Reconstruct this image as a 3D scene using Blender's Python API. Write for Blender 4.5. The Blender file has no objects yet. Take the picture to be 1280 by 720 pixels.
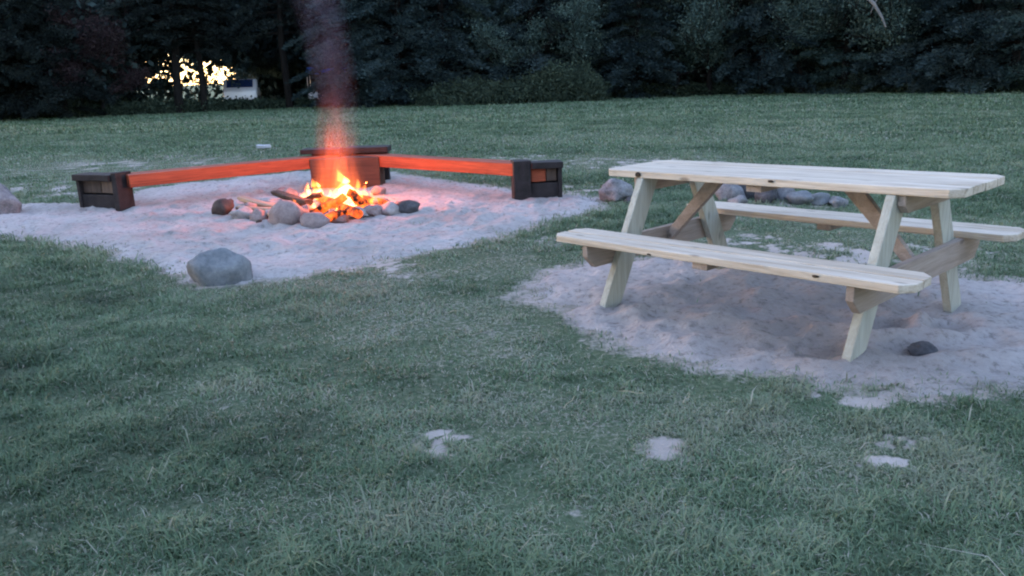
import bpy, bmesh, math, random
import numpy as np
from mathutils import Vector, Matrix, noise as mnoise

S = bpy.context.scene
C = S.collection
R = math.radians
PI = math.pi
random.seed(7)
rng = np.random.default_rng(7)

# ------------------------------------------------------------------ camera
CH, PITCH, ROLL, FPX = 1.325, 0.2604, -0.030, 1000.0
cp, sp = math.cos(PITCH), math.sin(PITCH)
_f = Vector((0, cp, -sp)); _u = Vector((0, sp, cp)); _r = Vector((1, 0, 0))
R2 = _r * math.cos(ROLL) + _u * math.sin(ROLL)
U2 = -_r * math.sin(ROLL) + _u * math.cos(ROLL)
cam = bpy.data.cameras.new('camera'); co = bpy.data.objects.new('camera', cam); C.objects.link(co)
m = Matrix((R2, U2, -_f)).transposed().to_4x4(); m.translation = (0, 0, CH)
co.matrix_world = m
cam.sensor_width = 36; cam.lens = 36 * FPX / 1280
cam.clip_start = .05; cam.clip_end = 2000
S.camera = co

# ------------------------------------------------------------------ world, sun, exposure (dusk)
SUN_EL, SUN_AZ = R(10.0), R(-68)         # low beyond the left-hand trees
w = bpy.data.worlds.new('World'); S.world = w; w.use_nodes = True
nt = w.node_tree; nt.nodes.clear()
sky = nt.nodes.new('ShaderNodeTexSky'); sky.sky_type = 'NISHITA'; sky.sun_disc = False
sky.sun_elevation = SUN_EL; sky.sun_rotation = SUN_AZ
sky.air_density = 1.0; sky.dust_density = .5; sky.ozone_density = 1.0
bg = nt.nodes.new('ShaderNodeBackground'); bg.inputs['Strength'].default_value = 0.10
wo = nt.nodes.new('ShaderNodeOutputWorld')
tint = nt.nodes.new('ShaderNodeMix'); tint.data_type = 'RGBA'; tint.blend_type = 'MULTIPLY'; tint.inputs[0].default_value = 1
tint.inputs[7].default_value = (1.09, .965, 1.03, 1)          # the camera's white balance leans to lavender
nt.links.new(sky.outputs[0], tint.inputs[6]); nt.links.new(tint.outputs[2], bg.inputs[0]); nt.links.new(bg.outputs[0], wo.inputs[0])
sl = bpy.data.lights.new('sun', 'SUN'); sl.energy = .01; sl.angle = R(20); sl.color = (1, .93, .88)
so = bpy.data.objects.new('sun', sl); C.objects.link(so)
sd = Vector((math.sin(SUN_AZ) * math.cos(SUN_EL), math.cos(SUN_AZ) * math.cos(SUN_EL), math.sin(SUN_EL)))
so.rotation_euler = sd.to_track_quat('Z', 'Y').to_euler(); so.location = (-20, 30, 20)
S.view_settings.view_transform = 'Standard'; S.view_settings.look = 'None'
S.view_settings.gamma = 1; S.view_settings.use_curve_mapping = False
S.view_settings.exposure = 3.4
S.cycles.filter_width = 2.1
S.cycles.use_denoising = True
S.cycles.volume_step_rate = 1.0
S.cycles.volume_bounces = 1
S.cycles.max_bounces = 6; S.cycles.transparent_max_bounces = 8
S.cycles.sample_clamp_indirect = 6

# ------------------------------------------------------------------ helpers
def at(u, v, z=0.0):
    """ground point (x, y) seen at pixel (u, v) of the 1280 px photograph"""
    d = _f + R2 * ((u - 640) / FPX) + U2 * ((360 - v) / FPX)
    k = (z - CH) / d.z
    return (d.x * k, d.y * k)

def fbm(x, y, seed=0, octv=4):
    """vectorised value noise, about -1..1"""
    def h(ix, iy, s):
        n = (ix.astype(np.int64) * 374761393 + iy.astype(np.int64) * 668265263 + s * 1442695041) & 0x7fffffff
        n = (n ^ (n >> 13)) * 1274126177 & 0x7fffffff
        return ((n ^ (n >> 16)) & 0xffff) / 32767.5 - 1
    t = np.zeros_like(x, dtype=float); a = .5; f = 1.0
    for k in range(octv):
        X = x * f + 17.3 * k; Y = y * f - 9.1 * k
        ix = np.floor(X); iy = np.floor(Y); fx = X - ix; fy = Y - iy
        fx = fx * fx * (3 - 2 * fx); fy = fy * fy * (3 - 2 * fy)
        s = seed * 31 + k
        t += a * ((h(ix, iy, s) * (1 - fx) + h(ix + 1, iy, s) * fx) * (1 - fy) + (h(ix, iy + 1, s) * (1 - fx) + h(ix + 1, iy + 1, s) * fx) * fy)
        a *= .5; f *= 2.03
    return t

def sdf_poly(x, y, poly):
    """positive inside"""
    P = np.array(poly); n = len(P); d = np.full(x.shape, 1e9); ins = np.zeros(x.shape, bool)
    for i in range(n):
        a = P[i]; b = P[(i + 1) % n]; e = b - a
        wx = x - a[0]; wy = y - a[1]
        t = np.clip((wx * e[0] + wy * e[1]) / (e @ e), 0, 1)
        d = np.minimum(d, np.hypot(wx - e[0] * t, wy - e[1] * t))
        c = ((a[1] <= y) & (b[1] > y)) | ((b[1] <= y) & (a[1] > y))
        with np.errstate(divide='ignore', invalid='ignore'):
            xi = a[0] + (y - a[1]) / (e[1] if e[1] else 1e-9) * e[0]
        ins ^= c & (x < xi)
    return np.where(ins, d, -d)

def lin(*c):
    return tuple(c) + (1,)

class NT:
    """short-hand for building a node material"""
    def __init__(s, name):
        s.m = bpy.data.materials.new(name); s.m.use_nodes = True
        s.t = s.m.node_tree; s.t.nodes.clear()
        s.out = s.n('ShaderNodeOutputMaterial')
    def n(s, typ, **kw):
        nd = s.t.nodes.new(typ)
        for k, v in kw.items():
            setattr(nd, k, v)
        return nd
    def l(s, a, b): s.t.links.new(a, b)
    def coord(s, kind='Object', scale=(1, 1, 1)):
        tc = s.n('ShaderNodeTexCoord'); mp = s.n('ShaderNodeMapping'); mp.inputs['Scale'].default_value = scale
        s.l(tc.outputs[kind], mp.inputs[0]); return mp.outputs[0]
    def noise(s, vec, scale, detail=5, rough=.55, dist=0):
        nd = s.n('ShaderNodeTexNoise'); s.l(vec, nd.inputs['Vector'])
        nd.inputs['Scale'].default_value = scale; nd.inputs['Detail'].default_value = detail
        nd.inputs['Roughness'].default_value = rough; nd.inputs['Distortion'].default_value = dist
        return nd.outputs['Fac']
    def ramp(s, fac, stops):
        r = s.n('ShaderNodeValToRGB'); cr = r.color_ramp
        while len(cr.elements) < len(stops): cr.elements.new(.5)
        for e, (p, c) in zip(cr.elements, stops):
            e.position = p; e.color = c if len(c) == 4 else tuple(c) + (1,)
        s.l(fac, r.inputs[0]); return r.outputs[0]
    def mix(s, fac, a, b, blend='MIX'):
        x = s.n('ShaderNodeMix', data_type='RGBA', blend_type=blend)
        if hasattr(fac, 'is_output'): s.l(fac, x.inputs[0])
        else: x.inputs[0].default_value = fac
        for q, i in ((a, 6), (b, 7)):
            if hasattr(q, 'is_output'): s.l(q, x.inputs[i])
            else: x.inputs[i].default_value = q if len(q) == 4 else tuple(q) + (1,)
        return x.outputs[2]
    def bsdf(s, col, rough=.8, bump=None, bstr=.3, bdist=.01, spec=.3):
        b = s.n('ShaderNodeBsdfPrincipled')
        if hasattr(col, 'is_output'): s.l(col, b.inputs['Base Color'])
        else: b.inputs['Base Color'].default_value = col if len(col) == 4 else tuple(col) + (1,)
        b.inputs['Roughness'].default_value = rough
        b.inputs['Specular IOR Level'].default_value = spec
        if bump is not None:
            bn = s.n('ShaderNodeBump'); bn.inputs['Strength'].default_value = bstr; bn.inputs['Distance'].default_value = bdist
            s.l(bump, bn.inputs['Height']); s.l(bn.outputs[0], b.inputs['Normal'])
        s.l(b.outputs[0], s.out.inputs[0]); return b

def link(name, me, mats=(), parent=None, loc=None, rotz=None, smooth=False):
    o = bpy.data.objects.new(name, me); C.objects.link(o)
    for mt in (mats if isinstance(mats, (list, tuple)) else [mats]): me.materials.append(mt)
    if parent is not None: o.parent = parent
    if loc is not None: o.location = loc
    if rotz is not None: o.rotation_euler = (0, 0, rotz)
    if smooth: me.polygons.foreach_set('use_smooth', [True] * len(me.polygons))
    return o

def tag(o, label=None, cat=None, group=None, kind=None):
    if label: o['label'] = label
    if cat: o['category'] = cat
    if group: o['group'] = group
    if kind: o['kind'] = kind
    return o

def empty(name, loc, rotz=0, **kw):
    o = bpy.data.objects.new(name, None); C.objects.link(o); o.location = loc; o.rotation_euler = (0, 0, rotz)
    o.empty_display_size = .2
    return tag(o, **kw)

def np_mesh(name, verts, faces_list):
    """faces_list: arrays of equal-length faces"""
    me = bpy.data.meshes.new(name)
    verts = np.asarray(verts, np.float32)
    me.vertices.add(len(verts)); me.vertices.foreach_set('co', verts.ravel())
    loops = np.concatenate([f.ravel() for f in faces_list]).astype(np.int32)
    sizes = np.concatenate([np.full(len(f), f.shape[1]) for f in faces_list])
    starts = np.concatenate([[0], np.cumsum(sizes)[:-1]]).astype(np.int32)
    me.loops.add(len(loops)); me.loops.foreach_set('vertex_index', loops)
    me.polygons.add(len(sizes)); me.polygons.foreach_set('loop_start', starts)
    me.update(calc_edges=True)
    return me

def attr(me, name, vals):
    a = me.attributes.new(name, 'FLOAT', 'POINT'); a.data.foreach_set('value', np.asarray(vals, np.float32))

def bm_mesh(name, bm):
    me = bpy.data.meshes.new(name); bmesh.ops.recalc_face_normals(bm, faces=bm.faces[:]); bm.to_mesh(me); bm.free(); return me

def prism(bm, pts, a0, a1, axis='z'):
    """extrude a 2-D outline: pts in the two other axes, from a0 to a1 along axis"""
    def P(p, a):
        if axis == 'z': return (p[0], p[1], a)
        if axis == 'x': return (a, p[0], p[1])
        return (p[0], a, p[1])
    lo = [bm.verts.new(P(p, a0)) for p in pts]; hi = [bm.verts.new(P(p, a1)) for p in pts]
    n = len(pts)
    bm.faces.new(lo[::-1]); bm.faces.new(hi)
    for i in range(n): bm.faces.new((lo[i], lo[(i + 1) % n], hi[(i + 1) % n], hi[i]))

def bevel(bm, w=.004, seg=2):
    bmesh.ops.recalc_face_normals(bm, faces=bm.faces[:])
    ed = [e for e in bm.edges if e.is_manifold and e.calc_face_angle(0) > .5]
    bmesh.ops.bevel(bm, geom=ed, offset=w, segments=seg, affect='EDGES', profile=.5)

def rough_up(bm, amp, scale, seed=0):
    for v in bm.verts:
        v.co += amp * (mnoise.noise_vector(v.co * scale + Vector((seed * 7.7, seed * 3.1, 0))))

# ------------------------------------------------------------------ materials
def mat_ground():
    t = NT('turf soil'); v = t.coord('Object')
    n1 = t.noise(v, 3.0, 8, .65); n2 = t.noise(v, 38, 5, .7); n3 = t.noise(v, .35, 4, .6)
    base = t.ramp(n2, [(.3, lin(.035, .052, .030)), (.5, lin(.09, .115, .07)), (.72, lin(.22, .22, .165))])
    c = t.mix(t.ramp(n3, [(.35, lin(0, 0, 0)), (.7, lin(1, 1, 1))]), base, t.mix(.5, base, lin(.095, .15, .08)))
    a = t.n('ShaderNodeAttribute', attribute_name='sand')
    sand = t.ramp(n1, [(.25, lin(.30, .265, .235)), (.7, lin(.47, .42, .385))])
    md = t.n('ShaderNodeMath', operation='MULTIPLY_ADD'); t.l(n2, md.inputs[0]); md.inputs[1].default_value = .8; md.inputs[2].default_value = -.4
    ad = t.n('ShaderNodeMath', operation='ADD', use_clamp=True); t.l(md.outputs[0], ad.inputs[0]); t.l(a.outputs['Fac'], ad.inputs[1])
    mm = t.ramp(ad.outputs[0], [(.35, lin(0, 0, 0)), (.65, lin(1, 1, 1))])
    t.bsdf(t.mix(mm, c, sand), .95, n2, .8, .02, .1)
    return t.m

def mat_sand():
    t = NT('pale sand'); v = t.coord('Object')
    n1 = t.noise(v, 2.2, 8, .62); n2 = t.noise(v, 22, 8, .7); n3 = t.noise(v, 140, 3, .6)
    c = t.ramp(n1, [(.25, lin(.36, .33, .325)), (.5, lin(.47, .435, .43)), (.75, lin(.58, .54, .535))])
    c = t.mix(.6, c, t.ramp(n2, [(.33, lin(.10, .085, .075)), (.46, lin(.48, .44, .42)), (.7, lin(.62, .575, .56))]))
    n4 = t.noise(v, .9, 5, .6)
    c = t.mix(t.ramp(n4, [(.42, lin(.0, .0, .0)), (.68, lin(.55, .55, .55))]), c, lin(.24, .205, .185))
    d = t.n('ShaderNodeAttribute', attribute_name='shade')
    c = t.mix(d.outputs['Fac'], c, lin(.13, .105, .09))  # mixes in the painted shade of the table and the deep hollows
    mx = t.n('ShaderNodeMath', operation='MULTIPLY_ADD'); t.l(n3, mx.inputs[0]); mx.inputs[1].default_value = .35; t.l(n2, mx.inputs[2])
    t.bsdf(c, .95, mx.outputs[0], 1.0, .03, .1)
    return t.m

def mat_grass():
    t = NT('grass blades')
    a = t.n('ShaderNodeAttribute', attribute_name='tint')
    c = t.ramp(a.outputs['Fac'], [(0, lin(.045, .078, .043)), (.35, lin(.088, .152, .080)), (.62, lin(.175, .260, .150)), (.8, lin(.28, .285, .21)), (1, lin(.44, .42, .35))])
    d = t.n('ShaderNodeBsdfPrincipled'); t.l(c, d.inputs['Base Color']); d.inputs['Roughness'].default_value = .6
    d.inputs['Specular IOR Level'].default_value = .35
    tr = t.n('ShaderNodeBsdfTranslucent'); t.l(c, tr.inputs[0])
    mx = t.n('ShaderNodeMixShader'); mx.inputs[0].default_value = .3
    t.l(d.outputs[0], mx.inputs[1]); t.l(tr.outputs[0], mx.inputs[2]); t.l(mx.outputs[0], t.out.inputs[0])
    return t.m

def mat_leaf(name, c0, c1, c2):
    t = NT(name)
    a = t.n('ShaderNodeAttribute', attribute_name='tint')
    c = t.ramp(a.outputs['Fac'], [(0, lin(*c0)), (.5, lin(*c1)), (1, lin(*c2))])
    d = t.n('ShaderNodeBsdfPrincipled'); t.l(c, d.inputs['Base Color']); d.inputs['Roughness'].default_value = .9
    d.inputs['Specular IOR Level'].default_value = .08
    tr = t.n('ShaderNodeBsdfTranslucent'); t.l(c, tr.inputs[0])
    mx = t.n('ShaderNodeMixShader'); mx.inputs[0].default_value = .2
    t.l(d.outputs[0], mx.inputs[1]); t.l(tr.outputs[0], mx.inputs[2]); t.l(mx.outputs[0], t.out.inputs[0])
    return t.m

def mat_bark(name, c0, c1):
    t = NT(name); v = t.coord('Object', (1, 1, .2))
    n = t.noise(v, 14, 6, .65)
    t.bsdf(t.ramp(n, [(.3, lin(*c0)), (.7, lin(*c1))]), .9, n, .8, .03, .1)
    return t.m

def mat_wood(name, c0, c1, c2, axis=0, knots=True, rough=.65, spec=.3):
    """sawn wood; grain runs along the object's local axis"""
    t = NT(name)
    sc = [14, 14, 14]; sc[axis] = .8
    v = t.coord('Object', tuple(sc))
    n = t.noise(v, 1.3, 7, .65, .9)
    fine = t.noise(v, 9, 4, .6, .2)
    c = t.ramp(n, [(.36, lin(*c0)), (.5, lin(*c1)), (.64, lin(*c2))])
    c = t.mix(.38, c, t.ramp(fine, [(.3, lin(*c0)), (.7, lin(*c2))]))
    bl = t.noise(t.coord('Object'), 1.7, 4, .6)
    c = t.mix(t.ramp(bl, [(.45, lin(0, 0, 0)), (.75, lin(.5, .5, .5))]), c, lin(*[x * .78 for x in c1]))
    if knots:
        ks = [7.5, 7.5, 7.5]; ks[axis] = 3.0
        vo = t.n('ShaderNodeTexVoronoi'); t.l(t.coord('Object', tuple(ks)), vo.inputs['Vector']); vo.inputs['Scale'].default_value = 1.0
        k = t.ramp(vo.outputs['Distance'], [(.05, lin(.7, .7, .7)), (.13, lin(0, 0, 0))])
        c = t.mix(k, c, lin(*[x * .5 for x in c0]))
    t.bsdf(c, rough, fine, .35, .004, spec)
    return t.m

def mat_rock(name, c0, c1, c2, scale=6, rough=.8):
    t = NT(name); v = t.coord('Object')
    n = t.noise(v, scale, 8, .65, .3); n2 = t.noise(v, scale * 6, 5, .7)
    c = t.ramp(n, [(.3, lin(*c0)), (.52, lin(*c1)), (.72, lin(*c2))])
    c = t.mix(.3, c, t.ramp(n2, [(.35, lin(*c0)), (.65, lin(*c2))]))
    t.bsdf(c, rough, n2, .5, .01, .3)
    return t.m

def mat_plain(name, col, rough=.6, spec=.4, var=.25, scale=20, bump=.2):
    t = NT(name); n = t.noise(t.coord('Object'), scale, 5, .6)
    c = t.ramp(n, [(.3, lin(*[x * (1 - var) for x in col])), (.7, lin(*[min(1, x * (1 + var)) for x in col]))])
    t.bsdf(c, rough, n, bump, .005, spec); return t.m

M = dict(
    ground=mat_ground(), sand=mat_sand(), grass=mat_grass(),
    pine=mat_leaf('pine needles', (.0160, .0291, .0316), (.0370, .0607, .0633), (.0793, .1136, .1109)),
    shadepine=mat_leaf('shaded pine needles', (.008, .012, .012), (.018, .027, .026), (.038, .05, .046)),  # pine needles with deep shade painted into the colour, for the left trees
    cedar=mat_leaf('cedar sprays', (.0200, .0396, .0365), (.0496, .0827, .0761), (.1026, .1487, .1289)),
    broad=mat_leaf('broad leaves', (.0281, .0530, .0467), (.0656, .1030, .0874), (.1248, .1749, .1404)),
    reddish=mat_leaf('purplish leaves', (.022, .014, .016), (.046, .032, .035), (.075, .056, .058)),
    brush=mat_leaf('brush leaves', (.0207, .0322, .0230), (.0437, .0644, .0437), (.0805, .1092, .0736)),
    bark=mat_bark('dark bark', (.007, .0065, .006), (.020, .018, .017)),
    deadwood=mat_bark('bare grey branch', (.14, .14, .14), (.27, .265, .26)),
    pine_wood=mat_wood('new pine boards', (.30, .235, .165), (.53, .455, .36), (.66, .60, .51)),
    pine_leg=mat_wood('pressure treated pine', (.26, .26, .215), (.37, .375, .32), (.47, .475, .41), 2),
    pine_beam=mat_wood('sawn pine beam', (.20, .155, .125), (.30, .245, .205), (.40, .335, .29), 1),
    beam=mat_wood('firelit bench timber', (.10, .022, .012), (.26, .055, .024), (.42, .10, .045), 0),  # red firelight is painted into this timber colour
    endb=mat_wood('unlit brown timber end', (.07, .048, .038), (.13, .088, .066), (.20, .14, .105), 2),  # same timber, coloured as the end the firelight misses
    black=mat_plain('charred black timber', (.022, .018, .019), .75, .3, .5, 12, .5),
    rgrey=mat_rock('grey fieldstone', (.07, .08, .088), (.15, .165, .18), (.27, .285, .295), 5),
    rpale=mat_rock('pale granite', (.17, .155, .15), (.29, .27, .27), (.43, .41, .40), 7),
    rmot=mat_rock('mottled white and grey rock', (.05, .053, .056), (.18, .18, .188), (.33, .325, .325), 9),
    rbrown=mat_rock('dark brown stone', (.03, .02, .018), (.06, .042, .036), (.10, .075, .065), 7),
    rpink=mat_rock('pinkish stone', (.14, .10, .095), (.24, .19, .18), (.35, .29, .28), 8),
    rdark=mat_rock('dark mottled stone', (.02, .02, .022), (.055, .055, .06), (.13, .13, .14), 9),
    char=mat_rock('charred log bark', (.012, .009, .008), (.035, .025, .02), (.10, .07, .05), 14),
    split=mat_wood('split firewood', (.22, .14, .09), (.34, .23, .16), (.44, .32, .23), 0, False),
    litter=mat_plain('white plastic', (.7, .7, .72), .4, .5, .05),
    carwhite=mat_plain('white car paint', (.75, .75, .76), .25, .6, .02, 4, 0),
    glass=mat_plain('dark glass with painted sky blue', (.02, .04, .12), .06, .9, .1, 3, 0),  # blue of the reflected sky painted into the glass colour
    rubber=mat_plain('tyre rubber', (.02, .02, .02), .8, .3, .2),
    tarp=mat_plain('blue tarpaulin', (.05, .20, .70), .4, .5, .25, 3, .3),
    straw=mat_plain('dry straw', (.42, .36, .25), .8, .2, .2, 30),
)

# ------------------------------------------------------------------ layout of the sand
def px_poly(pts): return [at(u, v) for u, v in pts]
FIRE_SAND = px_poly([(-160, 262), (0, 258), (60, 254), (110, 256), (180, 238), (300, 222), (400, 213), (480, 215), (560, 226),
                     (640, 238), (705, 241), (755, 249), (754, 262), (702, 274), (640, 291), (560, 310), (500, 322), (432, 335),
                     (380, 344), (305, 356), (262, 357), (226, 348), (190, 331), (122, 315), (60, 303), (0, 296), (-160, 284)])
TABLE_SAND = px_poly([(650, 352), (690, 335), (745, 324), (820, 318), (930, 320), (1040, 328), (1150, 337), (1230, 344), (1400, 352),
                      (1480, 420), (1400, 474), (1280, 479), (1180, 487), (1060, 482), (980, 468), (900, 459), (830, 449), (785, 432),
                      (752, 408), (712, 388), (675, 371)])
# irregular bare spots in the lawn: (x, y, rx, ry, strength)
SPOTS = []
WORN = [(at(u, v), a, b, s) for u, v, a, b, s in [(600, 400, 1.3, .9, .8), (470, 350, 1.6, .5, .7), (640, 330, .8, .8, .6), (660, 520, 1.0, .5, .55), (400, 500, .9, .4, .45), (640, 640, .6, .22, .5), (420, 640, .5, .2, .3), (980, 560, .7, .35, .35), (150, 205, 3.5, 1.6, .6), (700, 205, 4, 1.5, .5), (1010, 300, 1.5, .8, .7), (290, 480, .5, .25, .4), (1240, 300, 1.2, 1, .4), (740, 590, .5, .2, .35), (860, 170, 6, 2.5, .3), (300, 150, 8, 3, .25)]]
for u, v, wu, hv, s in [(555, 553, 38, 15, 1.5), (826, 562, 34, 16, 1.0), (1120, 548, 38, 8, 2.2), (1094, 577, 34, 7, 2.2), (1082, 500, 30, 8, 1.5),
                        (1035, 490, 40, 7, .7), (600, 405, 60, 14, .3), (520, 345, 80, 14, .3), (1135, 492, 60, 10, .6), (610, 440, 40, 10, .28),
                        (640, 372, 50, 14, .45), (330, 184, 60, 6, .35), (200, 205, 130, 14, .36), (60, 215, 90, 22, .36), (50, 195, 90, 10, .3),
                        (760, 205, 70, 8, .45), (650, 200, 90, 7, .5), (560, 203, 90, 5, .5), (1010, 318, 110, 15, .75), (1130, 320, 120, 18, .65),
                        (940, 303, 60, 10, .5), (100, 232, 160, 12, .55), (860, 200, 60, 6, .5), (700, 240, 70, 8, .5), (950, 262, 90, 14, .6),
                        (470, 335, 70, 10, .4), (690, 300, 60, 12, .35), (290, 505, 40, 12, .3), (740, 640, 40, 14, .25), (150, 640, 60, 20, .2)]:
    x, y = at(u, v); x1, _ = at(u + wu, v); _, y1 = at(u, v - hv)
    SPOTS.append((x, y, abs(x1 - x), abs(y1 - y), s))

def worn(x, y):
    m_ = np.zeros_like(x)
    for (cx, cy), a, b, s_ in WORN:
        m_ = np.maximum(m_, s_ * np.clip(1.3 - np.hypot((x - cx) / a, (y - cy) / b), 0, 1))
    return np.clip(m_ * (1.35 + 1.4 * fbm(x * 2.5, y * 2.5, 91, 4)) + .28 * np.clip(fbm(x * 1.3, y * 1.3, 93, 4) + .1, 0, 1), 0, 1)

def gz(x, y):
    x = np.asarray(x, float); y = np.asarray(y, float)
    far = np.clip((y - 14) / 20, 0, 1)
    bowl = -.026 * np.clip(1.5 - np.hypot((x - 1.5) / 2.0, (y - 4.4) / 1.5), 0, 1)
    return bowl + .022 * fbm(x * .9, y * .9, 3, 4) * np.clip((y - 1) / 2, .4, 1) + .10 * far * fbm(x * .12, y * .12, 5, 3)

def sand_mask(x, y):
    """sparse sand in the lawn, 0..1"""
    m_ = np.zeros_like(x)
    for sx, sy, rx, ry, s in SPOTS:
        near = (np.abs(x - sx) < 2.2 * rx) & (np.abs(y - sy) < 2.2 * ry)
        if not near.any(): continue
        d = np.sqrt(((x - sx) / rx) ** 2 + ((y - sy) / ry) ** 2)
        m_ = np.maximum(m_, np.where(near, s * np.clip(1.5 - d, 0, 1), 0))
    n = fbm(x * 7, y * 7, 11, 5) + .8 * fbm(x * 30, y * 30, 12, 3)
    return np.clip(m_ * (.85 + 1.9 * n), 0, 1)

def sheet_d(x, y, poly, seed):
    return sdf_poly(x, y, poly) + .15 * fbm(x * 2.3, y * 2.3, seed, 5) + .11 * fbm(x * 11, y * 11, seed + 1, 4)

DIMPLES = {}
def make_dimples(poly, seed, n, extra=()):
    r = np.random.default_rng(seed); P = np.array(poly); lo, hi = P.min(0), P.max(0); out = list(extra)
    while len(out) < n:
        p = lo + (hi - lo) * r.random(2)
        if sdf_poly(np.array([p[0]]), np.array([p[1]]), poly)[0] > .1:
            out.append((p[0], p[1], r.uniform(.05, .13), r.uniform(.008, .028), r.uniform(0, PI)))
    return out
TD = [at(1108, 411) + (.10, .06, .5), at(1187, 407) + (.09, .05, .3), at(1040, 436) + (.13, .05, .9), at(1150, 436) + (.13, .05, 0),
      at(1230, 430) + (.12, .035, .3), at(985, 385) + (.2, .03, .3), at(880, 372) + (.22, .03, 1), at(1120, 402) + (.08, .05, .6),
      at(770, 388) + (.07, .03, 0), at(1000, 430) + (.15, .03, 1.2)]
DIMPLES['fire'] = make_dimples(FIRE_SAND, 5, 300)
DIMPLES['table'] = make_dimples(TABLE_SAND, 9, 130, TD)

def sand_height(x, y, d, key):
    z = gz(x, y) - .02 + .05 * np.clip(d / .28 + .15, 0, 1) ** .8
    amp = np.clip(d / .3, 0, 1)
    lump = .85 if key == 'table' else 1.0; amp = amp * lump
    rg = 1 - 2 * np.abs(fbm(x * 5 + .6 * fbm(x * 3, y * 3, 25, 2), y * 6.5, 24, 4))
    z += amp * (.026 * fbm(x * 2.1, y * 2.1, 21, 4) + .016 * rg - .010 + .012 * fbm(x * 15, y * 15, 22, 4))
    shade = np.zeros_like(z)
    for px, py, r, dep, a in DIMPLES[key]:
        near = (np.abs(x - px) < 4 * r) & (np.abs(y - py) < 4 * r)
        if not near.any(): continue
        ca, sa = math.cos(a), math.sin(a)
        X = (x[near] - px) * ca + (y[near] - py) * sa; Y = -(x[near] - px) * sa + (y[near] - py) * ca
        q = (X / (1.7 * r)) ** 2 + (Y / r) ** 2
        z[near] += amp[near] * dep * (-np.exp(-q * 1.6) + .42 * np.exp(-(np.sqrt(q) - 1.35) ** 2 * 6))
        if dep > .045: shade[near] = np.maximum(shade[near], .55 * np.exp(-q * 1.4))  # shade of the deep hollows, painted into the sand colour
    if key == 'table': shade = np.maximum(shade, .24 * np.clip(1.35 - np.hypot((x - 1.55) / 1.25, (y - 4.3) / .75), 0, 1))  # shade below the table, painted into the sand colour
    return z, shade

def sand_z(x, y):
    X = np.array([x]); Y = np.array([y])
    for poly, seed, key in ((FIRE_SAND, 31, 'fire'), (TABLE_SAND, 41, 'table')):
        d = sheet_d(X, Y, poly, seed)
        if d[0] > 0: return float(sand_height(X, Y, d, key)[0][0])
    return float(gz(X, Y)[0])

# ------------------------------------------------------------------ ground sheet
def axis(lo, f0, f1, hi, step, grow=1.18):
    a = list(np.arange(f0, f1 + 1e-6, step)); s = step; v = a[-1]
    while v < hi: s *= grow; v += s; a.append(v)
    s = step; v = a[0]; b = []
    while v > lo: s *= grow; v -= s; b.append(v)
    return np.array(b[::-1] + a)
gx = axis(-700, -6, 6.5, 700, .03); gy = axis(-60, 1.4, 13, 1200, .03)
X, Y = np.meshgrid(gx, gy)
Z = gz(X, Y)
dF = sheet_d(X, Y, FIRE_SAND, 31); dT = sheet_d(X, Y, TABLE_SAND, 41)
sm = np.maximum(np.maximum(sand_mask(X, Y), .36 * worn(X, Y)), np.clip(np.maximum(dF, dT) * 3.0 + .62, 0, .6))
near = (X > -7) & (X < 7) & (Y < 14)
Z = np.where(near, Z + .012 * fbm(X * 8, Y * 8, 61, 3), Z)
nx, ny = len(gx), len(gy)
idx = np.arange(nx * ny).reshape(ny, nx)
fc = np.stack([idx[:-1, :-1], idx[:-1, 1:], idx[1:, 1:], idx[1:, :-1]], -1).reshape(-1, 4)
me = np_mesh('ground', np.stack([X, Y, Z], -1).reshape(-1, 3), [fc]); attr(me, 'sand', sm.ravel())
tag(link('ground', me, M['ground'], smooth=True), kind='structure')

def sand_sheet(name, poly, seed, key):
    P = np.array(poly); lo, hi = P.min(0) - .35, P.max(0) + .35
    hi[0] = min(hi[0], 6); lo[0] = max(lo[0], -8.5)
    st = .022
    X, Y = np.meshgrid(np.arange(lo[0], hi[0], st), np.arange(lo[1], hi[1], st))
    d = sheet_d(X, Y, poly, seed); Z, shade = sand_height(X, Y, d, key)
    # away from the border the sheet stays clear above the ground; at the border it dips under it
    Z = np.where(d > .12, np.maximum(Z, gz(X, Y) + .006), Z)
    keep = d > -.10
    idx = -np.ones(X.shape, int); idx[keep] = np.arange(keep.sum())
    q = np.stack([idx[:-1, :-1], idx[:-1, 1:], idx[1:, 1:], idx[1:, :-1]], -1).reshape(-1, 4)
    q = q[(q >= 0).all(1)]
    me = np_mesh(name, np.stack([X[keep], Y[keep], Z[keep]], -1), [q]); attr(me, 'shade', shade[keep])
    return tag(link(name, me, M['sand'], smooth=True), kind='structure')
sand_sheet('fire_pit_sand', FIRE_SAND, 31, 'fire')
sand_sheet('table_sand', TABLE_SAND, 41, 'table')

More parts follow.
